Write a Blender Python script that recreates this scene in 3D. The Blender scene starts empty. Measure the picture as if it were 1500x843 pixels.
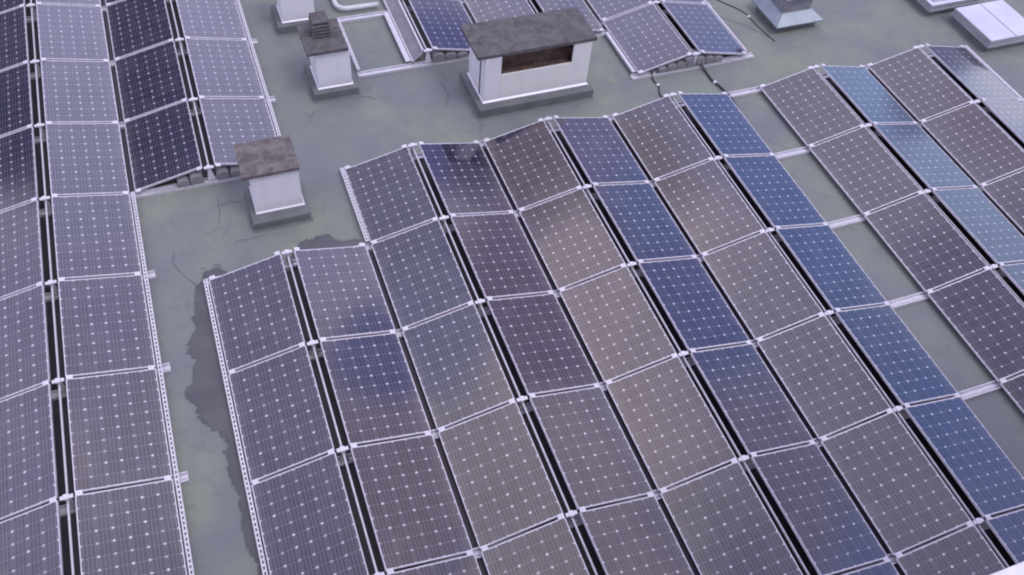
import bpy, bmesh, math, random
from mathutils import Vector, Matrix
random.seed(7)
R=math.radians
sc=bpy.context.scene
col=sc.collection

# ------------------------------------------------------------------ camera
cam=bpy.data.cameras.new('camera'); camo=bpy.data.objects.new('camera',cam); col.objects.link(camo)
camo.location=(-.56713,-10.71750,10.41367); camo.rotation_euler=(.679799,-.0674498,-.3527685)
cam.sensor_width=36; cam.lens=1328.39/1500*36; cam.clip_start=.05; cam.clip_end=2000
sc.camera=camo
CM=Matrix.LocRotScale(camo.location,camo.rotation_euler,None).inverted()
def pix(p):                                   # only used to leave out what the photo never shows
    c=CM@Vector(p)
    return (750+1328.39*c.x/-c.z, 421.5-1328.39*c.y/-c.z)
def shown(ps,m=110):
    q=[pix(p) for p in ps]
    return max(a for a,b in q)>-m and min(a for a,b in q)<1500+m and max(b for a,b in q)>-m and min(b for a,b in q)<843+m

# ------------------------------------------------------------------ materials
class N:
    def __init__(s,tree): s.t=tree; s.n=tree.nodes; s.l=tree.links
    def new(s,typ,**k):
        x=s.n.new(typ)
        for a,b in k.items(): setattr(x,a,b)
        return x
    def put(s,sock,v):
        if isinstance(v,bpy.types.NodeSocket): s.l.new(v,sock)
        elif v is not None:
            try: sock.default_value=v
            except Exception: sock.default_value=(*v,1) if len(v)==3 else v
    def m(s,op,a,b=None,c=None):
        x=s.new('ShaderNodeMath',operation=op); s.put(x.inputs[0],a)
        if b is not None: s.put(x.inputs[1],b)
        if c is not None: s.put(x.inputs[2],c)
        return x.outputs[0]
    def mix(s,f,a,b,bt='MIX'):
        x=s.new('ShaderNodeMix',data_type='RGBA',blend_type=bt); s.put(x.inputs[0],f); s.put(x.inputs[6],a); s.put(x.inputs[7],b); return x.outputs[2]
    def noise(s,vec,scale,detail=3,rough=.5,dist=0):
        x=s.new('ShaderNodeTexNoise'); s.put(x.inputs['Vector'],vec); x.inputs['Scale'].default_value=scale; x.inputs['Detail'].default_value=detail
        x.inputs['Roughness'].default_value=rough; x.inputs['Distortion'].default_value=dist; return x
    def ramp(s,f,a,b,c0=(0,0,0),c1=(1,1,1)):
        x=s.new('ShaderNodeMapRange',interpolation_type='SMOOTHSTEP'); s.put(x.inputs[0],f); x.inputs[1].default_value=a; x.inputs[2].default_value=b
        return x.outputs[0]
def mat(name):
    m=bpy.data.materials.new(name); m.use_nodes=True; m.node_tree.nodes.clear(); n=N(m.node_tree)
    o=n.new('ShaderNodeOutputMaterial'); b=n.new('ShaderNodeBsdfPrincipled'); n.l.new(b.outputs[0],o.inputs[0]); return m,n,b
def simple(name,c,rough=.5,metal=0,var=.12,scale=6,spec=.5,bump=0,c2=None):
    m,n,b=mat(name); tc=n.new('ShaderNodeTexCoord').outputs['Object']
    nz=n.noise(tc,scale,5,.6); f=n.ramp(nz.outputs[0],.3,.7)
    c2=c2 or tuple(x*(1-var*2) for x in c)
    n.put(b.inputs['Base Color'],n.mix(f,(*c2,1),(*c,1))); b.inputs['Metallic'].default_value=metal
    n.put(b.inputs['Roughness'],n.m('ADD',n.m('MULTIPLY',f,.12),rough-.06)); b.inputs['Specular IOR Level'].default_value=spec
    if bump:
        bp=n.new('ShaderNodeBump'); bp.inputs['Strength'].default_value=bump; bp.inputs['Distance'].default_value=.01
        n.put(bp.inputs['Height'],n.noise(tc,scale*8,4,.6).outputs[0]); n.put(b.inputs['Normal'],bp.outputs[0])
    return m
S=1.0794; PW=1.655; TH=.035
def cell_mat():
    m,n,b=mat('solar_cells')
    tc=n.new('ShaderNodeTexCoord').outputs['Object']; sp=n.new('ShaderNodeSeparateXYZ'); n.put(sp.inputs[0],tc)
    mg=.014; px=(S-2*mg)/6; py=(PW-2*mg)/10
    u=n.m('DIVIDE',n.m('SUBTRACT',sp.outputs[0],mg),px); v=n.m('DIVIDE',n.m('ADD',sp.outputs[1],PW/2-mg),py)
    fu=n.m('FRACT',u); fv=n.m('FRACT',v)
    dx=n.m('MULTIPLY',n.m('MINIMUM',fu,n.m('SUBTRACT',1,fu)),px)
    dy=n.m('MULTIPLY',n.m('MINIMUM',fv,n.m('SUBTRACT',1,fv)),py)
    dia=n.m('LESS_THAN',n.m('ADD',dx,dy),.0190)
    gap=n.m('LESS_THAN',n.m('MINIMUM',dx,dy),.0016)
    # outside the cell field: backsheet margin
    inu=n.m('COMPARE',u,3.0,3.0); inv=n.m('COMPARE',v,5.0,5.0); out=n.m('SUBTRACT',1,n.m('MULTIPLY',inu,inv))
    white=n.m('MAXIMUM',n.m('MAXIMUM',n.m('MULTIPLY',dia,n.m('SUBTRACT',1,out)),n.m('MULTIPLY',gap,.30)),n.m('MULTIPLY',out,.08))
    bb=n.m('FRACT',n.m('MULTIPLY',fu,4)); bus=n.m('LESS_THAN',n.m('ABSOLUTE',n.m('SUBTRACT',bb,.5)),.045)
    # per-cell tone
    fl=n.new('ShaderNodeCombineXYZ'); n.put(fl.inputs[0],n.m('FLOOR',u)); n.put(fl.inputs[1],n.m('FLOOR',v))
    oi=n.new('ShaderNodeObjectInfo'); n.put(fl.inputs[2],n.m('MULTIPLY',oi.outputs['Random'],50))
    wn=n.new('ShaderNodeTexWhiteNoise',noise_dimensions='3D'); n.put(wn.inputs[0],fl.outputs[0])
    cell=n.mix(wn.outputs[0],(.012,.012,.033,1),(.021,.021,.051,1))
    cell=n.mix(n.m('MULTIPLY',bus,.5),cell,(.36,.36,.44,1))
    rv=n.new('ShaderNodeVectorMath',operation='FLOOR'); cv=n.new('ShaderNodeCombineXYZ'); n.put(cv.inputs[0],n.m('ADD',u,.5)); n.put(cv.inputs[1],n.m('ADD',v,.5)); n.put(cv.inputs[2],n.m('MULTIPLY',oi.outputs['Random'],30)); n.put(rv.inputs[0],cv.outputs[0])
    dn=n.new('ShaderNodeTexWhiteNoise',noise_dimensions='3D'); n.put(dn.inputs[0],rv.outputs[0]); dia=n.m('MULTIPLY',dia,n.m('ADD',n.m('MULTIPLY',dn.outputs[0],.5),.5))
    white=n.m('MAXIMUM',n.m('MAXIMUM',n.m('MULTIPLY',dia,n.m('SUBTRACT',1,out)),n.m('MULTIPLY',gap,.32)),n.m('MULTIPLY',out,.08))
    dirt=n.noise(tc,3.5,6,.65)
    c=n.mix(white,cell,(.70,.70,.80,1))
    rp=n.new('ShaderNodeVectorMath',operation='ADD'); off=n.new('ShaderNodeCombineXYZ'); n.put(off.inputs[0],n.m('MULTIPLY',oi.outputs['Random'],91)); n.put(off.inputs[1],n.m('MULTIPLY',oi.outputs['Random'],37)); n.put(rp.inputs[0],tc); n.put(rp.inputs[1],off.outputs[0])
    dirt2=n.noise(rp.outputs[0],2.3,6,.7,.8)
    low=n.ramp(sp.outputs[0],.16,.0); low=n.m('MULTIPLY',low,dirt2.outputs[0])
    dd=n.m('ADD',n.m('MULTIPLY',n.ramp(dirt2.outputs[0],.42,.8),.10),n.m('MULTIPLY',low,.22))
    c=n.mix(dd,c,(.30,.29,.28,1))
    vo=n.new('ShaderNodeTexVoronoi'); n.put(vo.inputs['Vector'],rp.outputs[0]); vo.inputs['Scale'].default_value=2.2
    sp2=n.noise(rp.outputs[0],40,2); drop=n.m('LESS_THAN',n.m('ADD',vo.outputs['Distance'],n.m('MULTIPLY',sp2.outputs[0],.05)),.052)
    vr=n.new('ShaderNodeSeparateColor'); n.put(vr.inputs[0],vo.outputs['Color']); drop=n.m('MULTIPLY',drop,n.m('GREATER_THAN',vr.outputs[0],.86))
    c=n.mix(n.m('MULTIPLY',drop,.6),c,(.6,.6,.56,1))
    n.put(b.inputs['Base Color'],c)
    n.put(b.inputs['Roughness'],n.m('ADD',n.m('MULTIPLY',dirt.outputs[0],.10),.06))
    b.inputs['Specular IOR Level'].default_value=.6
    b.inputs['Coat Weight'].default_value=1; b.inputs['Coat Roughness'].default_value=.05; b.inputs['Coat IOR'].default_value=1.62
    return m
def roof_mat():
    m,n,b=mat('roof_membrane'); tc=n.new('ShaderNodeTexCoord').outputs['Object']
    f1=n.ramp(n.noise(tc,.55,4,.55,.6).outputs[0],.35,.68); f2=n.ramp(n.noise(tc,1.9,6,.6,.3).outputs[0],.4,.75); f3=n.noise(tc,30,4,.7).outputs[0]
    c=n.mix(f1,(.200,.226,.238,1),(.248,.290,.236,1))
    c=n.mix(n.m('MULTIPLY',f2,.45),c,(.165,.178,.205,1))
    d2=n.ramp(n.noise(tc,3.4,7,.68,.8).outputs[0],.52,.80); c=n.mix(n.m('MULTIPLY',d2,.6),c,(.125,.130,.145,1))
    st=n.ramp(n.noise(tc,.9,5,.6,1.2).outputs[0],.62,.74); c=n.mix(n.m('MULTIPLY',st,.6),c,(.29,.315,.215,1))
    c=n.mix(n.m('MULTIPLY',f3,.3),c,(.12,.125,.13,1))
    wp=n.new('ShaderNodeVectorMath',operation='ADD'); n.put(wp.inputs[0],tc)
    nw=n.noise(tc,1.3,2); sc_=n.new('ShaderNodeVectorMath',operation='SCALE'); n.put(sc_.inputs[0],nw.outputs[1]); sc_.inputs[3].default_value=.06; n.put(wp.inputs[1],sc_.outputs[0])
    br=n.new('ShaderNodeTexBrick'); n.put(br.inputs[0],wp.outputs[0]); br.inputs['Scale'].default_value=1; br.inputs['Brick Width'].default_value=5.0; br.inputs['Row Height'].default_value=1.0
    br.inputs['Mortar Size'].default_value=.012; br.inputs['Mortar Smooth'].default_value=.6
    c=n.mix(n.m('MULTIPLY',br.outputs['Fac'],n.m('MULTIPLY',f2,.5)),c,(.09,.09,.10,1))
    n.put(b.inputs['Base Color'],c); n.put(b.inputs['Roughness'],n.m('SUBTRACT',.75,n.m('MULTIPLY',f2,.2))); b.inputs['Specular IOR Level'].default_value=.35
    bp=n.new('ShaderNodeBump'); bp.inputs['Strength'].default_value=.25; bp.inputs['Distance'].default_value=.02
    n.put(bp.inputs['Height'],n.m('ADD',n.m('MULTIPLY',br.outputs['Fac'],.3),n.noise(tc,5,5,.6).outputs[0])); n.put(b.inputs['Normal'],bp.outputs[0])
    return m
def sheet(name,c):
    m,n,b=mat(name); tc=n.new('ShaderNodeTexCoord').outputs['Object']
    mp=n.new('ShaderNodeMapping'); n.put(mp.inputs[0],tc); mp.inputs['Scale'].default_value=(5,5,.9)
    st=n.ramp(n.noise(mp.outputs[0],1.6,5,.65).outputs[0],.48,.78); g=n.ramp(n.noise(tc,2.5,5,.6).outputs[0],.4,.8)
    z=n.new('ShaderNodeSeparateXYZ'); n.put(z.inputs[0],tc); lo=n.m('MULTIPLY',n.ramp(z.outputs[2],.42,.18),n.noise(tc,9,4,.7).outputs[0])
    k=n.mix(n.m('MULTIPLY',st,.13),(*c,1),(.42,.42,.41,1)); k=n.mix(n.m('MULTIPLY',g,.18),k,(.50,.52,.60,1)); k=n.mix(n.m('MULTIPLY',lo,.5),k,(.30,.31,.28,1))
    n.put(b.inputs['Base Color'],k); b.inputs['Roughness'].default_value=.5; return m
def stone(name,c1,c2):
    m,n,b=mat(name); tc=n.new('ShaderNodeTexCoord').outputs['Object']
    a=n.ramp(n.noise(tc,5,8,.75,.5).outputs[0],.35,.65); k=n.mix(a,(*c2,1),(*c1,1))
    fine=n.noise(tc,85,3,.8).outputs[0]; k=n.mix(n.m('MULTIPLY',n.ramp(fine,.45,.7),.45),k,tuple(x*.45 for x in c1)+(1,))
    li=n.ramp(n.noise(tc,13,6,.8,1).outputs[0],.60,.70); k=n.mix(n.m('MULTIPLY',li,.5),k,(.38,.37,.33,1))
    n.put(b.inputs['Base Color'],k); b.inputs['Roughness'].default_value=.9; b.inputs['Specular IOR Level'].default_value=.2
    bp=n.new('ShaderNodeBump'); bp.inputs['Strength'].default_value=.7; bp.inputs['Distance'].default_value=.01; n.put(bp.inputs['Height'],n.noise(tc,45,5,.7).outputs[0]); n.put(b.inputs['Normal'],bp.outputs[0]); return m
def damp():
    m,n,b=mat('damp_membrane'); tc=n.new('ShaderNodeTexCoord').outputs['Object']
    at=n.new('ShaderNodeAttribute',attribute_name='edge'); nz=n.noise(tc,5,6,.65).outputs[0]; n2=n.noise(tc,1.6,5,.6).outputs[0]
    n.put(b.inputs['Base Color'],n.mix(n.ramp(n2,.35,.7),(.078,.086,.105,1),(.115,.122,.135,1)))
    n.put(b.inputs['Alpha'],n.m('MULTIPLY',n.ramp(n.m('ADD',at.outputs['Fac'],n.m('MULTIPLY',n.m('SUBTRACT',nz,.5),2.2)),-.15,.30),.95))
    n.put(b.inputs['Roughness'],n.m('ADD',n.m('MULTIPLY',n2,.4),.2)); return m
M=dict(
 cell=cell_mat(), roof=roof_mat(),
 alu=simple('anodised_aluminium',(.70,.69,.77),.42,.3,.10,9),
 rail=simple('galvanised_rail',(.72,.72,.79),.45,.3,.10,14),
 bright=simple('zinc_clamp',(.78,.78,.86),.4,.2,.06,20),
 dull=simple('dull_sheet_metal',(.34,.34,.38),.5,.4,.12,5),
 back=simple('backsheet',(.30,.30,.33),.7,0,.05,4),
 white=sheet('painted_sheet',(.80,.82,.87)),
 cream=sheet('painted_sheet_cream',(.80,.83,.82)),
 dark=simple('dark_brown_lining',(.16,.11,.095),.5,0,.3,7),  # even dark brown of the cowl core and the chimney opening lining
 flash=simple('bitumen_upstand',(.175,.190,.198),.75,0,.12,3,.3,.2),
 slab=stone('weathered_slab',(.225,.205,.205),(.105,.097,.10)),
 slabg=stone('grey_weathered_slab',(.165,.162,.17),(.095,.09,.098)),
 conc=simple('ballast_concrete',(.28,.28,.31),.85,0,.12,12,.3,.5),
 blk=simple('rubber_and_gap_shade',(.052,.044,.062),.5,0,.1,8),  # rubber of cables and junction boxes; also paints shade in the panel gaps
 vent=simple('vent_zinc',(.32,.37,.43),.42,.45,.12,4),
 glassw=simple('opal_cover',(.68,.70,.84),.22,0,.06,1.6,.6),
 kerb=simple('skylight_kerb',(.36,.38,.42),.6,0,.1,4),
 wet=damp(),
 seam=simple('seam_tar',(.11,.115,.125),.8,0,.1,9),
 wall=simple('facade_render',(.72,.72,.72),.85,0,.05,1.0),
 ground=simple('ground_mix',(.10,.11,.09),.9,0,.2,.05),
)

# ------------------------------------------------------------------ mesh helpers
class MB:
    def __init__(s): s.b=bmesh.new()
    def box(s,x0,x1,y0,y1,z0,z1,bev=0,mtx=None):
        r=bmesh.ops.create_cube(s.b,size=1); vs=r['verts']
        for v in vs: v.co=Vector((x0+(v.co.x+.5)*(x1-x0),y0+(v.co.y+.5)*(y1-y0),z0+(v.co.z+.5)*(z1-z0)))
        if bev:
            es=list({e for v in vs for e in v.link_edges}); rr=bmesh.ops.bevel(s.b,geom=es,offset=bev,segments=2,affect='EDGES',profile=.6)
            vs=list({v for f in rr['faces'] for v in f.verts}|{v for v in vs if v.is_valid})
        if mtx: bmesh.ops.transform(s.b,matrix=mtx,verts=[v for v in vs if v.is_valid])
        return s
    def face(s,ps):
        s.b.faces.new([s.b.verts.new(p) for p in ps]); return s
    def prism(s,ps,d):                        # polygon swept by vector d
        a=[s.b.verts.new(p) for p in ps]; c=[s.b.verts.new(Vector(p)+Vector(d)) for p in ps]; k=len(ps)
        s.b.faces.new(a[::-1]); s.b.faces.new(c)
        for i in range(k): s.b.faces.new((a[i],a[(i+1)%k],c[(i+1)%k],c[i]))
        return s
    def loft(s,rings,cap=True):
        vs=[[s.b.verts.new(p) for p in r] for r in rings]; k=len(rings[0])
        for a,c in zip(vs,vs[1:]):
            for i in range(k): s.b.faces.new((a[i],a[(i+1)%k],c[(i+1)%k],c[i]))
        if cap: s.b.faces.new(vs[0][::-1]); s.b.faces.new(vs[-1])
        return s
    def tube(s,ps,r,k=12):
        ps=[Vector(p) for p in ps]; rings=[]
        for i,p in enumerate(ps):
            t=(ps[min(i+1,len(ps)-1)]-ps[max(i-1,0)]).normalized(); a=t.cross(Vector((0,0,1)))
            if a.length<.1: a=t.cross(Vector((1,0,0)))
            a.normalize(); c=t.cross(a)
            rings.append([p+(a*math.cos(2*math.pi*j/k)+c*math.sin(2*math.pi*j/k))*r for j in range(k)])
        return s.loft(rings)
    def cyl(s,c,r,h,k=20,axis='z'):
        c=Vector(c); rings=[]
        for t in (0,h):
            rings.append([c+(Vector((math.cos(2*math.pi*j/k)*r,math.sin(2*math.pi*j/k)*r,t)) if axis=='z' else Vector((math.cos(2*math.pi*j/k)*r,t,math.sin(2*math.pi*j/k)*r))) for j in range(k)])
        return s.loft(rings)
    def done(s,name,m,parent=None,loc=None,smooth=False):
        bmesh.ops.recalc_face_normals(s.b,faces=s.b.faces)
        me=bpy.data.meshes.new(name); s.b.to_mesh(me); s.b.free(); me.materials.append(m)
        if smooth:
            for p in me.polygons: p.use_smooth=True
        o=bpy.data.objects.new(name,me); col.objects.link(o)
        if parent: o.parent=parent
        if loc: o.location=loc
        return o
def tag(o,label,cat,group=None):
    o['label']=label; o['category']=cat
    if group: o['group']=group
    return o
def thing(name,label,cat,loc=(0,0,0),group=None):
    o=bpy.data.objects.new(name,None); col.objects.link(o); o.location=loc; o.empty_display_size=.2; return tag(o,label,cat,group)
def struct(o): o['kind']='structure'; return o

# ------------------------------------------------------------------ setting
struct(MB().box(-16,28,-11.2,24,-12,0).done('roof',M['roof']))
struct(MB().face([(-900,-900,-12.01),(900,-900,-12.01),(900,900,-12.01),(-900,900,-12.01)]).done('ground',M['ground']))

def smooth_loop(pts,n=4):
    out=[];k=len(pts)
    for i in range(k):
        p0,p1,p2,p3=[Vector(pts[(i+j-1)%k]) for j in range(4)]
        for j in range(n):
            t=j/n; out.append(.5*((2*p1)+(p2-p0)*t+(2*p0-5*p1+4*p2-p3)*t*t+(3*p1-p0-3*p2+p3)*t**3))
    return [(p.x,p.y,.004) for p in out]
def puddle(loop):
    P=[(p[0],p[1]) for p in loop]; n_=len(P)
    def sd(x,y):
        best=9;ins=False
        for a in range(n_):
            x0,y0=P[a];x1,y1=P[(a+1)%n_];dx,dy=x1-x0,y1-y0;l=dx*dx+dy*dy or 1e-9
            t=max(0,min(1,((x-x0)*dx+(y-y0)*dy)/l)); best=min(best,math.hypot(x-x0-t*dx,y-y0-t*dy))
            if (y0>y)!=(y1>y) and x<x0+(y-y0)/(y1-y0)*dx: ins=not ins
        return best if ins else -best
    g=.045; xa=min(p[0] for p in P)-.15; ya=min(p[1] for p in P)-.15
    nx=int((max(p[0] for p in P)+.15-xa)/g); ny=int((max(p[1] for p in P)+.15-ya)/g)
    mb=MB(); vs={}; vals=[]
    for a in range(nx+1):
        for b in range(ny+1):
            x,y=xa+a*g,ya+b*g; d=sd(x,y)
            if d>-.16: vs[a,b]=mb.b.verts.new((x,y,.004)); vals.append(d/.16)
    for (a,b) in list(vs):
        q=[vs.get(k) for k in ((a,b),(a+1,b),(a+1,b+1),(a,b+1))]
        if all(q): mb.b.faces.new(q)
    o=mb.done('puddle',M['wet']); at=o.data.attributes.new('edge','FLOAT','POINT')
    for k,v in enumerate(vals): at.data[k].value=max(-1,min(1,v))
    return struct(o)
w1=[(-1.17,-1.40),(-1.24,-1.5),(-1.40,-1.93),(-1.5,-2.52),(-1.62,-2.75),(-1.53,-3.0),(-1.60,-3.2),(-1.72,-3.45),(-1.66,-3.72),(-1.56,-3.98),(-1.42,-4.2),(-1.36,-4.4),(-1.40,-4.75),(-1.33,-5.2),(-1.34,-5.8),(-1.24,-6.3),(-1.0,-6.6),(-.8,-6.3),(-.8,-4),(-.8,-2),(-.95,-1.45)]
puddle(smooth_loop(w1))
w2=[(.05,-1.45),(.12,-1.36),(.30,-1.22),(.45,-1.26),(.62,-1.24),(.80,-1.40),(1.0,-1.45),(1.15,-1.55),(1.1,-1.9),(.1,-1.9)]
puddle(smooth_loop(w2))
def strips(name,lines,w,z=.005):
    mb=MB()
    for ln in lines:
        for (a,b) in zip(ln,ln[1:]):
            a=Vector((*a,z)); b=Vector((*b,z)); d=(b-a).normalized(); s=Vector((-d.y,d.x,0))*w/2
            mb.face([a-s,b-s,b+s,a+s]); z+=.00005
    return struct(mb.done(name,M['seam']))
strips('roof_seams',[[(-.77,-.02),(-.80,-.2),(-.79,-.33),(-.86,-.58)],[(-.77,-.2),(-.62,-.12),(-.45,-.2)],[(-1.55,-.94),(-1.6,-1.14),(-1.5,-1.4),(-1.30,-1.72)],
   [(-.68,-.98),(-.4,-1.0),(-.2,-.97)],[(.92,1.63),(1.0,1.48),(1.12,1.62)],[(1.94,1.78),(2.1,1.72),(2.2,1.6)],[(3.4,1.9),(3.45,1.4),(3.3,1.1)],
   [(8.85,3.2),(9.2,2.5),(9.75,1.9),(10.1,1.32)]],.008)

# ------------------------------------------------------------------ solar panel prototype
TILT=math.atan2(.2356,1.0534); WX=1.0534; GR=.194; GV=.079; PITCH=2*WX+GR+GV; HR=.3356; HV=.10; LP=1.69
def make_panel():
    root=thing('solar_panel','panel','solar panel')
    f=MB(); y=PW/2; w=.018; wl=.014
    f.box(0,S,-y,-y+w,0,TH,.002); f.box(0,S,y-w,y,0,TH,.002); f.box(0,wl,-y+w,y-w,0,TH-.0006,.002); f.box(S-wl,S,-y+w,y-w,0,TH-.0006,.002)
    f.done('frame',M['alu'],root)
    MB().box(w*.6,S-w*.6,-y+w*.6,y-w*.6,TH-.009,TH-.004).done('cell_glass',M['cell'],root)
    MB().box(S*.45,S*.55,y-.16,y-.06,TH-.030,TH-.0095,.003).done('junction_box',M['blk'],root)
    return root
proto=make_panel(); first=[True]
def copy_tree(o,parent=None):
    c=o.copy(); col.objects.link(c); c.parent=parent
    for ch in list(o.children): copy_tree(ch,c)
    return c
ORD=['first','second','third','fourth','fifth','sixth','seventh','eighth','ninth']
def panel(xlow,ymid,side,label,group):
    s=1 if side=='L' else -1
    cs=[(xlow+a*s*WX,ymid+b*PW/2,HV+a*.2356) for a in (0,1) for b in (-1,1)]
    if not shown(cs): return None
    if first[0]: o=proto; first[0]=False
    else: o=copy_tree(proto)
    o.location=(xlow+s*math.sin(TILT)*TH,ymid,HV-TH*math.cos(TILT))
    jit=R(random.gauss(0,.22)); jx=R(random.gauss(0,.15))
    o.rotation_euler=(jx,-(TILT+jit*.5),0 if s==1 else math.pi)
    o['label']=label; o['group']=group
    return o
EX=.6935-GV
def rc(n): return n*PITCH+(EX if n>=4 else 0)
RY=0.0
tone={(0,'L'):'purple-grey',(0,'R'):'grey-violet',(1,'L'):'slate-grey',(1,'R'):'blue-and-plum',(2,'L'):'brownish-pink',(2,'R'):'indigo',(3,'L'):'warm grey',(3,'R'):'deep blue',(4,'L'):'mauve-grey',(4,'R'):'pale sky-blue',(5,'L'):'dusky violet',(5,'R'):'dark glossy'}
for n in range(6):
    r0=1 if n==0 else 0
    for j in range(r0,7):
        ym=-LP*(j+.5)
        for s,x in (('L',rc(n)-GR/2-WX),('R',rc(n)+GR/2+WX)):
            side='left' if s=='L' else 'right'
            panel(x,ym,s,f'{tone[(n,s)]} solar panel, {ORD[j-r0]} from far end, {side} slope of {ORD[n]} ridge, large right array','panels of the large right array')
LX=-3.17758; LY=.3785
for n in range(2):
    for k in range(-5,5):
        if n==1 and k>=0: continue
        ym=LY-LP*(k+.5); cx=LX+n*PITCH
        for s,x in (('L',cx-GR/2-WX),('R',cx+GR/2+WX)):
            side='left' if s=='L' else 'right'
            if n==1: lab=f'{"dark navy" if s=="L" else "pale lilac"} solar panel, {ORD[-k-1]} from near end, {side} slope of short ridge, left array'
            else:
                where=f'{ORD[k]} row below' if k>=0 else f'{ORD[-k-1]} row beyond'
                lab=f'{"dark" if (s=="L" and k<0) else "grey-lilac"} solar panel, {side} slope of leftmost ridge, {where} the left array notch'
            panel(x,ym,s,lab,'panels of the left array')
FX=8.10493; FY=.95108; FY2=2.33
for n,(cx,y0) in enumerate(((FX-2*PITCH,FY2),(FX-PITCH,FY2),(FX,FY))):
    for k in range(3):
        ym=y0+LP*(k+.5)-.02
        for s,x in (('L',cx-GR/2-WX),('R',cx+GR/2+WX)):
            if n==0 and s=='L': continue
            side='left' if s=='L' else 'right'
            panel(x,ym,s,f'{"indigo" if n<2 else "violet-grey"} solar panel, {ORD[k]} from near end, {side} slope of {ORD[n]} ridge, far top array','panels of the far top array')

# ------------------------------------------------------------------ mounting hardware
def channel(mb,x0,x1,y,w=.13,h=.05):
    mb.box(x0,x1,y-w/2,y+w/2,.001,.012); mb.box(x0,x1,y-w/2,y-w/2+.016,.012,h); mb.box(x0,x1,y+w/2-.016,y+w/2,.012,h); mb.box(x0,x1,y-.022,y+.022,.012,h*.55)
    return mb
def bracket_mb():
    mb=MB(); z=HR-.012
    mb.prism([(-.06,-.015,.05),(.06,-.015,.05),(.02,-.015,z-.03),(-.02,-.015,z-.03)],(0,.03,0))
    mb.box(-.075,.075,-.026,.026,z-.026,z-.002,.008); mb.box(-.036,.030,-.036,.036,z-.03,z+.012,.012); mb.cyl((0,0,z+.002),.013,.012,10)
    return mb
def clamp_mb():
    mb=MB(); mb.box(-.040,.040,-.034,.034,-.004,.008,.003); mb.cyl((0,0,.006),.009,.007,8); return mb
br_p=None; cl_p=None
def dupmesh(p,name,parent,loc,rot=(0,0,0)):
    o=p.copy(); col.objects.link(o); o.name=name; o.parent=parent; o.location=loc; o.rotation_euler=rot; return o
protos={}
def child(kind,parent,loc,rot=(0,0,0)):
    if kind not in protos:
        mb=bracket_mb() if kind=='ridge_bracket' else clamp_mb()
        o=mb.done(kind,M['bright'],parent,loc); o.rotation_euler=rot; protos[kind]=o; return o
    return dupmesh(protos[kind],kind,parent,loc,rot)
def row_rail(x0,x1,y,ridges,label,group,edge=0,skipL=()):
    """edge 0 = middle joint, +1 far end, -1 near end"""
    if not shown([(x0,y,0),(x1,y,0)],160): return
    t=thing('mounting_rail',label,'mounting rail',((x0+x1)/2,y,0),group); ox=(x0+x1)/2
    channel(MB(),x0-ox,x1-ox,0).done('base_channel',M['rail'],t)
    for cx in ridges:
        if not shown([(cx,y,HR)],120): continue
        child('ridge_bracket',t,(cx-ox,0,0))
        for s in (-1,1):
            if (cx,s) in skipL: continue
            for d,zz in ((.045,0),(WX-.055,0)):
                x=cx+s*(GR/2+d); z=HR-d*math.tan(TILT)
                off={0:0,1:-.012,-1:.012}[edge]
                child('clamp',t,(x-ox,off,z+.003),(0,s*TILT,0))
GRP='mounting rails under the panel joints'
for j in range(0,7):
    ns=list(range(1 if j<1 else 0,6))
    x0=(rc(0)-GR/2-WX-.05) if j>=1 else rc(1)-GR/2-WX-.05
    row_rail(x0,rc(5)+GR/2+WX+.03,RY-LP*j,[rc(n) for n in ns],f'silver cross rail with ridge brackets, {ORD[j]} joint from far end, large right array',GRP,1 if j==0 else 0)
for k in range(-4,5):
    ns=[0,1] if k<=0 else [0]
    nm=f'{ORD[k]} joint below notch' if k>0 else ('joint at the notch edge' if k==0 else f'{ORD[-k-1]} joint beyond notch')
    row_rail(LX-GR/2-WX-.05,LX+(ns[-1])*PITCH+GR/2+WX+.17,LY-LP*k,[LX+n*PITCH for n in ns],f'silver cross rail with ridge brackets, {nm}, left array',GRP)
row_rail(2.04,7.10,FY2,[FX-2*PITCH,FX-PITCH],'silver cross rail at near end of the far array, behind the big chimney',GRP,-1,((FX-2*PITCH,-1),))
row_rail(2.04,6.85,FY2+LP-.01,[FX-2*PITCH,FX-PITCH],'silver cross rail closing the far side of the empty panel bay',GRP,0,((FX-2*PITCH,-1),))
row_rail(FX-GR/2-WX-.12,FX+GR/2+WX+.16,FY,[FX],'pale base rail under ballast stones at near end of far right ridge',GRP,-1)
row_rail(FX-GR/2-WX-.02,FX+GR/2+WX+.14,FY+LP,[FX],'silver cross rail at second joint of the far right ridge',GRP)

def ridge_rail(cx,y0,y1,label):
    mb=MB(); mb.box(-.012,.012,y0,y1,-.012,.012)
    mb.box(-.004,.004,y0,y1,.012,.020)
    o=mb.done('ridge_rail',M['rail'],None,(cx,0,HR-.075)); tag(o,label,'ridge rail','thin rails running along the ridges')
for n in range(6):
    ridge_rail(rc(n),-LP*6.5,-LP*(1 if n==0 else 0),f'thin silver rail in the dark gap along the {ORD[n]} ridge, large right array')
ridge_rail(LX,-7.5,8.5,'thin silver rail in the gap along the leftmost ridge, left array')
ridge_rail(LX+PITCH,LY,8.5,'thin silver rail in the gap along the short ridge, left array')
for n,(cx,y0,t) in enumerate(((FX-2*PITCH,FY2,'beside the empty panel bay, far top array'),(FX-PITCH,FY2,'along the ridge behind the big chimney, far top array'),(FX,FY,'along the far top ridge above the ballast stones'))):
    ridge_rail(cx,y0,y0+3.6,'thin silver rail '+t)

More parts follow.
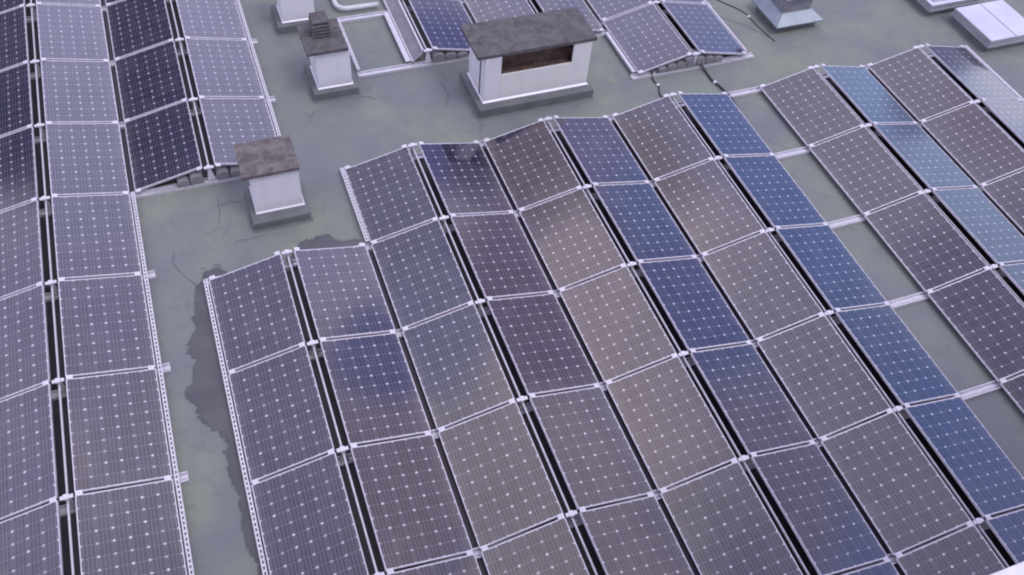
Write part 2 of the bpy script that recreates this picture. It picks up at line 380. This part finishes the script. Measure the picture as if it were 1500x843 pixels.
def edge_rail(x,y0,y1,label,holes=True,w=.055,z=.10):
    mb=MB(); L=y1-y0
    if holes:
        mb.box(-w/2,-w/2+.018,0,L,-.004,0); mb.box(w/2-.018,w/2,0,L,-.004,0)
        k=int(L/.07)
        for i in range(k+1):
            a=i*.07; mb.box(-w/2+.018,w/2-.018,a,min(a+.032,L),-.0045,-.0005)
    else: mb.box(-w/2,w/2,0,L,-.004,0)
    for s in (-1,1): mb.box(s*w/2-(.003 if s>0 else 0),s*w/2+(.003 if s<0 else 0),0,L,-.040,-.0041)
    k=int(L/.85)
    o=mb.done('edge_rail',M['rail'],None,(x,y0,z)); tag(o,label,'edge rail','perforated rails edging the arrays')
    return o
e=.047
edge_rail(LX+GR/2+WX+e,-7.9,LY,'perforated silver rail along right edge of left array, below the notch')
edge_rail(LX+PITCH+GR/2+WX+e,LY+.0,8.4,'perforated silver rail along right edge of the short ridge, near slab-topped chimney')
edge_rail(rc(0)-GR/2-WX-e,-8.6,-LP+.02,'perforated silver rail edging large array beside the dark damp stain')
edge_rail(rc(1)-GR/2-WX-e+.012,-LP+.06,.02,'short perforated silver rail beside the topmost panel of second ridge')
edge_rail(rc(5)+GR/2+WX+e,-4.2,.02,'silver rail on far right edge of large array, near the skylight',False)
edge_rail(2.075,FY2+.06,FY2+LP-.07,'perforated rail forming left side of the empty panel bay')
edge_rail(2.995,FY2+.06,FY2+LP-.07,'plain wide rail forming right side of the empty panel bay',False,.09)
edge_rail(FX-GR/2-WX-e-.01,FY+.06,FY2-.06,'plain silver rail on left edge of the far right ridge',False,.06)
edge_rail(FX+GR/2+WX+e-.01,FY+.06,FY+3.6,'plain silver rail on right edge of far right ridge, facing the vent',False,.035)
# wind deflector beside the empty bay
cx=FX-2*PITCH
mb=MB(); mb.prism([(3.06,0,.055),(3.065,0,.05),(cx-.045,0,.26),(cx-.05,0,.265)],(0,3.4,0)); mb.box(3.05,3.10,0,3.4,.044,.05)
tag(mb.done('wind_deflector',M['dull'],None,(0,FY2+.04,0)),'long dull grey sloping metal sheet between empty bay and ridge rail','wind deflector')

# black strips added under the ridge and valley gaps to paint their shade
def shade_strip(x,y0,y1,w,label):
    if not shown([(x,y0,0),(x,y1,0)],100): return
    tag(MB().box(x-w/2,x+w/2,y0,y1,.0005,.006).done('gap_shade',M['blk']),label,'shade strip','black strips added as shade below the gaps between panels')
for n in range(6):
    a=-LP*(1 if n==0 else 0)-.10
    shade_strip(rc(n),-11.1,a,.95,f'added black shade strip in the gap under the {ORD[n]} ridge, large right array')
    if n not in (3,5): shade_strip(rc(n)+PITCH/2,-11.1,-.10-LP*(n==0),.8,f'added black shade strip in the narrow gap right of the {ORD[n]} ridge, large right array')
shade_strip(LX,-11.1,8.5,.95,'added black shade strip in the gap under the leftmost ridge, left array')
shade_strip(LX+PITCH,LY+.12,8.5,.95,'added black shade strip in the gap under the short ridge, left array')
shade_strip(LX+PITCH/2,LY+.10,8.5,.8,'added black shade strip in the narrow gap between leftmost and short ridge, left array')
shade_strip(FX,FY+.4,7,.95,'added black shade strip under the far right ridge behind the ballast stones')
shade_strip(FX-PITCH,FY2+.3,7,.95,'added black shade strip under the ridge hidden partly by the big chimney')

o=edge_rail(cx-.075,FY2+.05,FY2+3.4,'bright narrow rail on the upper edge of the sloping grey sheet',False,.03,.295)
o=edge_rail(3.075,FY2+.05,FY2+3.4,'bright narrow rail at foot of the sloping grey sheet beside empty bay',False,.025,.085)
# ballast stones
def stones(cx,y,spec,where):
    for i,(dx,z0,w,h) in enumerate(spec):
        mb=MB(); k=8; d=.30
        prof=[(-w/2,0),(w/2,0),(w/2,h*.62)]+[(w/2*math.cos(a),h*.62+h*.38*math.sin(a)) for a in [math.pi*q/k for q in range(1,k)]]+[(-w/2,h*.62)]
        mb.prism([(px,0,pz) for px,pz in prof],(0,d,0))
        bmesh.ops.bevel(mb.b,geom=[e for e in mb.b.edges],offset=.006,segments=1,affect='EDGES')
        o=mb.done('ballast_stone',M['conc'],None,(cx+dx,y-.10,z0)); o.rotation_euler=(0,0,R(random.uniform(-4,4)))
        side='left' if dx<0 else 'right'
        tag(o,f'{where}, number {i+1} from left','ballast stone','ballast stones under the ridge ends')
        yield o
cardl=['leftmost','second','third','fourth','fifth','sixth','seventh','rightmost']
def place_stones(cx,y,spec,where):
    objs=list(stones(cx,y,spec,where))
    for i,o in enumerate(objs):
        o['label']=f'{"lower" if spec[i][1]<.1 else "upper"} grey ballast stone, {ORD[i]} from left, {where}'
z0=.052
place_stones(FX,FY+.05,[(-.66,z0,.17,.10),(-.47,z0,.19,.13),(-.27,z0,.19,.13),(-.07,z0,.19,.10),(-.12,z0+.11,.18,.11),(.13,z0,.18,.18),(.32,z0,.18,.15),(.51,z0,.18,.12)],'under near gable of far right ridge')
place_stones(LX+PITCH,LY+.05,[(-.42,z0,.18,.12),(-.22,z0,.20,.17),(.18,z0,.19,.16),(.38,z0,.18,.13)],'under gable end of the left array short ridge')
place_stones(FX-2*PITCH,FY2+.05,[(.20,z0,.22,.17),(.43,z0,.22,.13),(.66,z0,.20,.10)],'at gable end just left of big chimney')

# ------------------------------------------------------------------ chimneys
def upstand(t,x0,x1,y0,y1,h,ox,oy):
    mb=MB(); a=.03
    mb.loft([[(x0-ox-a,y0-oy-a,.0),(x1-ox+a,y0-oy-a,.0),(x1-ox+a,y1-oy+a,.0),(x0-ox-a,y1-oy+a,.0)],
             [(x0-ox,y0-oy,.03),(x1-ox,y0-oy,.03),(x1-ox,y1-oy,.03),(x0-ox,y1-oy,.03)],
             [(x0-ox,y0-oy,h-.01),(x1-ox,y0-oy,h-.01),(x1-ox,y1-oy,h-.01),(x0-ox,y1-oy,h-.01)],
             [(x0-ox+.01,y0-oy+.01,h),(x1-ox-.01,y0-oy+.01,h),(x1-ox-.01,y1-oy-.01,h),(x0-ox+.01,y1-oy-.01,h)]])
    mb.done('upstand',M['flash'],t)
def chimney(label,px,py,bx,by,sx,sy,hp,hb,hs,slabmat):
    ox,oy=(px[0]+px[1])/2,(py[0]+py[1])/2
    t=thing('chimney',label,'chimney',(ox,oy,0))
    upstand(t,*px,*py,hp,ox,oy)
    b=MB(); b.box(bx[0]-ox,bx[1]-ox,by[0]-oy,by[1]-oy,hp,hb,.006); b.done('shaft',M['white'],t)
    f=MB(); a=.022; x0,x1,y0,y1=bx[0]-ox-a,bx[1]-ox+a,by[0]-oy-a,by[1]-oy+a
    f.loft([[(x0,y0,hp+.004),(x1,y0,hp+.004),(x1,y1,hp+.004),(x0,y1,hp+.004)],[(x0,y0,hp+.018),(x1,y0,hp+.018),(x1,y1,hp+.018),(x0,y1,hp+.018)],
            [(x0+a+.001,y0+a+.001,hp+.035)if 0 else (x0+a-.003,y0+a-.003,hp+.035),(x1-a+.003,y0+a-.003,hp+.035),(x1-a+.003,y1-a+.003,hp+.035),(x0+a-.003,y1-a+.003,hp+.035)]])
    f.done('flashing',M['bright'],t)
    s=MB(); s.box(sx[0]-ox,sx[1]-ox,sy[0]-oy,sy[1]-oy,hb+.002,hs)
    bmesh.ops.subdivide_edges(s.b,edges=s.b.edges[:],cuts=9,use_grid_fill=True)
    rr=random.Random(int(ox*100))
    for v in s.b.verts:
        v.co+=Vector((rr.uniform(-1,1)*.005,rr.uniform(-1,1)*.005,rr.uniform(0,1)*.006 if v.co.z>hs-.01 else 0))
    s.done('cover_slab',slabmat,t)
    return t,ox,oy
chimney('low white chimney with mottled brown slab top, beside gable end of left array',(-.36,.50),(-.88,-.05),(-.26,.44),(-.68,-.10),(-.37,.46),(-.72,.02),.17,.93,.985,M['slab'])
t,ox,oy=chimney('small white chimney with dark slab and louvred cowl, beside the empty panel bay',(1.16,1.94),(1.82,2.70),(1.27,1.85),(1.93,2.58),(1.13,1.83),(1.88,2.74),.18,.92,.98,M['slabg'])
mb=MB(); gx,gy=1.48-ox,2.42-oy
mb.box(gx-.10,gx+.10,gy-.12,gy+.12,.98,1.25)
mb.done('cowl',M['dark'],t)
mb=MB()
for i in range(4):
    z=1.01+i*.062
    mb.loft([[(gx-.155,gy-.175,z),(gx+.155,gy-.175,z),(gx+.155,gy+.175,z),(gx-.155,gy+.175,z)],[(gx-.11,gy-.13,z+.032),(gx+.11,gy-.13,z+.032),(gx+.11,gy+.13,z+.032),(gx-.11,gy+.13,z+.032)]])
mb.box(gx-.14,gx+.14,gy-.16,gy+.16,1.25,1.275,.006)
mb.done('cowl_louvre',M['slabg'],t)
chimney('white chimney shaft cut off by top edge of photo, left of white pipe',(.94,1.70),(3.86,4.60),(1.06,1.66),(3.97,4.52),(.98,1.75),(3.92,4.6),.18,1.0,1.06,M['slabg'])
# big chimney with opening
ox,oy=4.85,1.2
t=thing('chimney','large wide white chimney with grey slab roof and dark rectangular opening','chimney',(ox,oy,0))
upstand(t,3.76,5.90,.63,1.75,.20,ox,oy)
x0,x1,y0,y1=3.885-ox,5.82-ox,.80-oy,1.62-oy; o0,o1=4.17-ox,5.48-ox; zb,zt,zo=.20,1.13,.735
b=MB(); th=.04
b.box(x0,x1,y1-th,y1,zb,zt); b.box(x0,x0+th,y0+th,y1-th,zb,zt); b.box(x1-th,x1,y0+th,y1-th,zb,zt)
b.done('side_panel',M['white'],t)
MB().box(x0,o0,y0,y0+th,zb,zt,.003).done('front_panel',M['white'],t)
b=MB(); b.box(o0+.003,x1,y0+.004,y0+th,zb,zo,.003); b.box(o1,x1,y0+.004,y0+th,zo+.001,zt,.003); b.done('front_panel',M['cream'],t)
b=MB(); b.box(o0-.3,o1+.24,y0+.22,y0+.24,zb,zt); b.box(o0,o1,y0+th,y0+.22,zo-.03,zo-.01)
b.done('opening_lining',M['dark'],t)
f=MB(); a=.028; X0,X1,Y0,Y1=x0-a,x1+a,y0-a,y1+a; a-=.003
f.loft([[(X0,Y0,.204),(X1,Y0,.204),(X1,Y1,.204),(X0,Y1,.204)],[(X0,Y0,.222),(X1,Y0,.222),(X1,Y1,.222),(X0,Y1,.222)],[(X0+a,Y0+a,.245),(X1-a,Y0+a,.245),(X1-a,Y1-a,.245),(X0+a,Y1-a,.245)]])
f.done('flashing',M['bright'],t)
s=MB(); s.box(3.74-ox,5.89-ox,.79-oy,1.71-oy,zt+.002,zt+.06)
bmesh.ops.subdivide_edges(s.b,edges=s.b.edges[:],cuts=14,use_grid_fill=True)
for v in s.b.verts: v.co+=Vector((random.uniform(-1,1)*.004,random.uniform(-1,1)*.004,random.uniform(0,1)*.006 if v.co.z>zt+.05 else 0))
s.done('cover_slab',M['slabg'],t)

# ------------------------------------------------------------------ roof vent, skylights, pipe, cables
def sq(x0,x1,y0,y1,z): return [(x0,y0,z),(x1,y0,z),(x1,y1,z),(x0,y1,z)]
t=thing('roof_vent','grey metal roof vent with flared square skirt at top edge','roof vent',(10.7,1.9,0))
MB().loft([sq(-.44,.44,-.40,.40,0),sq(-.44,.44,-.40,.40,.17)]).done('kerb',M['flash'],t)
MB().loft([sq(-.54,.54,-.50,.50,.17),sq(-.54,.54,-.50,.50,.195),sq(-.33,.33,-.28,.30,.34)]).done('skirt',M['vent'],t)
b=MB(); b.loft([sq(-.31,.31,-.26,.28,.338),sq(-.31,.31,-.26,.28,.62)]); b.box(-.36,.36,-.31,.33,.62,.66,.01); b.box(-.313,.313,-.268,-.263,.48,.50); b.done('neck',M['dull'],t)
def skylight(label,x0,x1,y0,y1,z,m,sill=False):
    ox,oy=(x0+x1)/2,(y0+y1)/2; a,c=(x1-x0)/2,(y1-y0)/2
    t=thing('skylight',label,'skylight',(ox,oy,0))
    MB().loft([sq(-a+.02,a-.02,-c+.03,c-.03,0),sq(-a+.05,a-.05,-c+.06,c-.06,z*.45)]).done('kerb',M['flash'],t)
    b=MB(); b.box(-a-.02,a+.02,-c-.02,c+.02,z*.45+.001,z*.62,.006); b.box(-a,a,-c,c,z*.62+.001,z-.012,.006); b.done('frame',M['kerb'],t)
    b=MB(); g=.012
    if sill: b.box(-a+.01,-g+.02,-c+.01,c-.01,z-.011,z,.004); b.box(g+.02,a-.01,-c+.01,c-.01,z-.011,z,.004)
    else:
        b.box(-a+.0,-a+.09,-c,c,z-.011,z,.004); b.box(a-.09,a,-c,c,z-.011,z,.004); b.box(-a+.09,a-.09,-c,-c+.09,z-.011,z,.004); b.box(-a+.09,a-.09,c-.09,c,z-.011,z,.004)
    b.done('cover' if sill else 'rim',M['glassw'],t)
    if not sill: MB().loft([sq(-a+.09,a-.09,-c+.09,c-.09,z-.011),sq(-a+.2,a-.2,-c+.2,c-.2,z+.05)]).done('dome',M['vent'],t)
skylight('pale lilac flat skylight with a centre seam, in the top right corner',14.05,15.27,-.22,.93,.30,M['glassw'],True)
skylight('mostly cut off skylight with pale rim at top edge, behind seamed skylight',13.66,14.9,1.14,2.3,.28,M['glassw'])
pts=[(2.12,5.8,.10),(2.14,4.75,.10)]
for a in range(0,91,15):
    pts.append((2.14+.20*(1-math.cos(R(a))),4.45-.20*math.sin(R(a)),.10))
pts+=[(2.93,4.24,.10)]
o=MB().tube(pts,.045,16).done('bent_pipe',M['white'],None,None,True); tag(o,'white bent drain pipe lying on roof at top edge, above empty bay','pipe')
def cable(ps,r,label):
    ps=[Vector(p) for p in ps]; out=[]
    for i in range(len(ps)-1):
        p0,p1,p2,p3=ps[max(i-1,0)],ps[i],ps[i+1],ps[min(i+2,len(ps)-1)]
        for j in range(6):
            t=j/6; out.append(.5*((2*p1)+(p2-p0)*t+(2*p0-5*p1+4*p2-p3)*t*t+(3*p1-p0-3*p2+p3)*t**3))
    out.append(ps[-1])
    tt=thing('cable',label,'cable',(0,0,0)); MB().tube(out,r,8).done('sheath',M['blk'],tt,None,True)
    mid=out[len(out)//2+2]; b=MB(); b.box(-.03,.03,-.025,.025,0,r*2.3,.006); b.done('cable_clip',M['bright'],tt,tuple((mid.x,mid.y,.002)))
    tt.location=(0,0,0)
cable([(8.12,1.25,.20),(8.2,1.0,.13),(8.27,.75,.03),(8.27,.48,.025),(8.33,.25,.025),(8.36,-.1,.03),(8.3,-.5,.05)],.022,'thick black cable from ballast stones to blue panel on the roof')
cable([(7.28,1.25,.10),(7.27,1.03,.06),(7.20,.8,.02),(7.22,.6,.018),(7.14,.38,.02),(7.15,-.1,.06)],.014,'thin black cable from left corner of the far right ridge')
cable([(9.4,3.6,.014),(9.62,2.85,.014),(9.95,2.3,.014),(10.0,1.75,.014),(10.08,1.25,.014)],.009,'thin dark cable on the roof beside left side of metal vent')
# camera-side building with white window ledge
t=thing('facade','white window ledge of the near building filling the bottom right corner','building',(0,-10.9,0))
MB().box(-8,14,-.28,.42,0,8.43).done('wall',M['wall'],t)
MB().box(-7,13,-.28,.498,8.432,8.50,.004).done('window_ledge',M['bright'],t)

# ------------------------------------------------------------------ sky
w=bpy.data.worlds.new('World'); sc.world=w; w.use_nodes=True; w.node_tree.nodes.clear(); n=N(w.node_tree)
SUN_AZ,SUN_EL=140,60
bg=n.new('ShaderNodeBackground'); wo=n.new('ShaderNodeOutputWorld'); n.l.new(bg.outputs[0],wo.inputs[0]); bg.inputs[1].default_value=.1
sky=n.new('ShaderNodeTexSky'); sky.sky_type='NISHITA'; sky.sun_disc=False; sky.sun_elevation=R(SUN_EL); sky.sun_rotation=R(SUN_AZ)
dirv=n.new('ShaderNodeTexCoord').outputs['Generated']
nz=n.noise(dirv,3.2,5,.55); sub=n.new('ShaderNodeVectorMath',operation='SUBTRACT'); n.put(sub.inputs[0],nz.outputs[1]); sub.inputs[1].default_value=(.5,.5,.5)
scl=n.new('ShaderNodeVectorMath',operation='SCALE'); n.put(scl.inputs[0],sub.outputs[0]); scl.inputs[3].default_value=.10
ad=n.new('ShaderNodeVectorMath',operation='ADD'); n.put(ad.inputs[0],dirv); n.put(ad.inputs[1],scl.outputs[0])
nm=n.new('ShaderNodeVectorMath',operation='NORMALIZE'); n.put(nm.inputs[0],ad.outputs[0]); wd=nm.outputs[0]
c=n.mix(.92,sky.outputs[0],(6.9,6.8,9.3,1))
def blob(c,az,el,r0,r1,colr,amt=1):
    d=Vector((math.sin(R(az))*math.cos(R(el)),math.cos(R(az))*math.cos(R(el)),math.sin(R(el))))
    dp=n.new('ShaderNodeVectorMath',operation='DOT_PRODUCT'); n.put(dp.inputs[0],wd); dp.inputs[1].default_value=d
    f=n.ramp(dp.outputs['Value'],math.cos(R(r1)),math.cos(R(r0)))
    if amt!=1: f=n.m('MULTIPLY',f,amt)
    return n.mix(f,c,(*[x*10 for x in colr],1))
# warm and cool cloud masses, crossing the whole sky
def clouds(c,scale,a,b,colr,amt,off):
    o=n.new('ShaderNodeVectorMath',operation='ADD'); n.put(o.inputs[0],wd); o.inputs[1].default_value=off
    f=n.ramp(n.noise(o.outputs[0],scale,4,.5,.6).outputs[0],a,b)
    return n.mix(n.m('MULTIPLY',f,amt),c,(*[x*10 for x in colr],1))
c=clouds(c,2.6,.50,.56,(1.25,1.02,1.12),.8,(3.1,1.2,.4)); c=clouds(c,3.4,.54,.58,(.42,.48,.92),.75,(7.3,2.2,5.4))
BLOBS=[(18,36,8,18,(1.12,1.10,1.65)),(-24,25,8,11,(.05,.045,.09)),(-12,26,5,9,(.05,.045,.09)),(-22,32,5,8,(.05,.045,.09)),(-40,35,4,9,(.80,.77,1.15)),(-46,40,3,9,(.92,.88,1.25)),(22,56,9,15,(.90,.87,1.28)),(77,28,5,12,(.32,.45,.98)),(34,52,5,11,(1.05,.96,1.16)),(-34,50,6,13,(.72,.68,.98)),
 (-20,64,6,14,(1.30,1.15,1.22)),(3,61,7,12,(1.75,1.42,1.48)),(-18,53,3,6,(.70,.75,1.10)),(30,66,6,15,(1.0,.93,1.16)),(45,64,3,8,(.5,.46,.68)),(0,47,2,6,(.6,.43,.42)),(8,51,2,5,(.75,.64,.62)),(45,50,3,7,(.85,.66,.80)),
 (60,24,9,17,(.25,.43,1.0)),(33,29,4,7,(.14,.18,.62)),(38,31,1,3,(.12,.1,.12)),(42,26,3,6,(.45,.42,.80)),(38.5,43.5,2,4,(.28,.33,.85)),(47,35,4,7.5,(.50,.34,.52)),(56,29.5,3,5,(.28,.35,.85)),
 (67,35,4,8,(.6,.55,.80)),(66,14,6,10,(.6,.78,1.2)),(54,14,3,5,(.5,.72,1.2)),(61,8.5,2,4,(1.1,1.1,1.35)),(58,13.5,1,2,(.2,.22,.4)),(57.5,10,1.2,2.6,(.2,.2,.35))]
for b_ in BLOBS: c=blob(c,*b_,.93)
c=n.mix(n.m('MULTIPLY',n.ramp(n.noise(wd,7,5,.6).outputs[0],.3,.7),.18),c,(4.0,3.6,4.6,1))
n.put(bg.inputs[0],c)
sl=bpy.data.lights.new('sun','SUN'); sl.energy=.9; sl.angle=R(20); sl.color=(1,.96,.93); so=bpy.data.objects.new('sun',sl); col.objects.link(so)
d=Vector((math.sin(R(SUN_AZ))*math.cos(R(SUN_EL)),math.cos(R(SUN_AZ))*math.cos(R(SUN_EL)),math.sin(R(SUN_EL)))); so.rotation_euler=d.to_track_quat('Z','Y').to_euler(); so.location=d*30
sc.view_settings.view_transform='Standard'; sc.view_settings.look='None'; sc.view_settings.exposure=.28; sc.view_settings.gamma=1
sc.render.engine='CYCLES'; sc.cycles.filter_width=2.0; sc.render.resolution_x=1024; sc.render.resolution_y=575
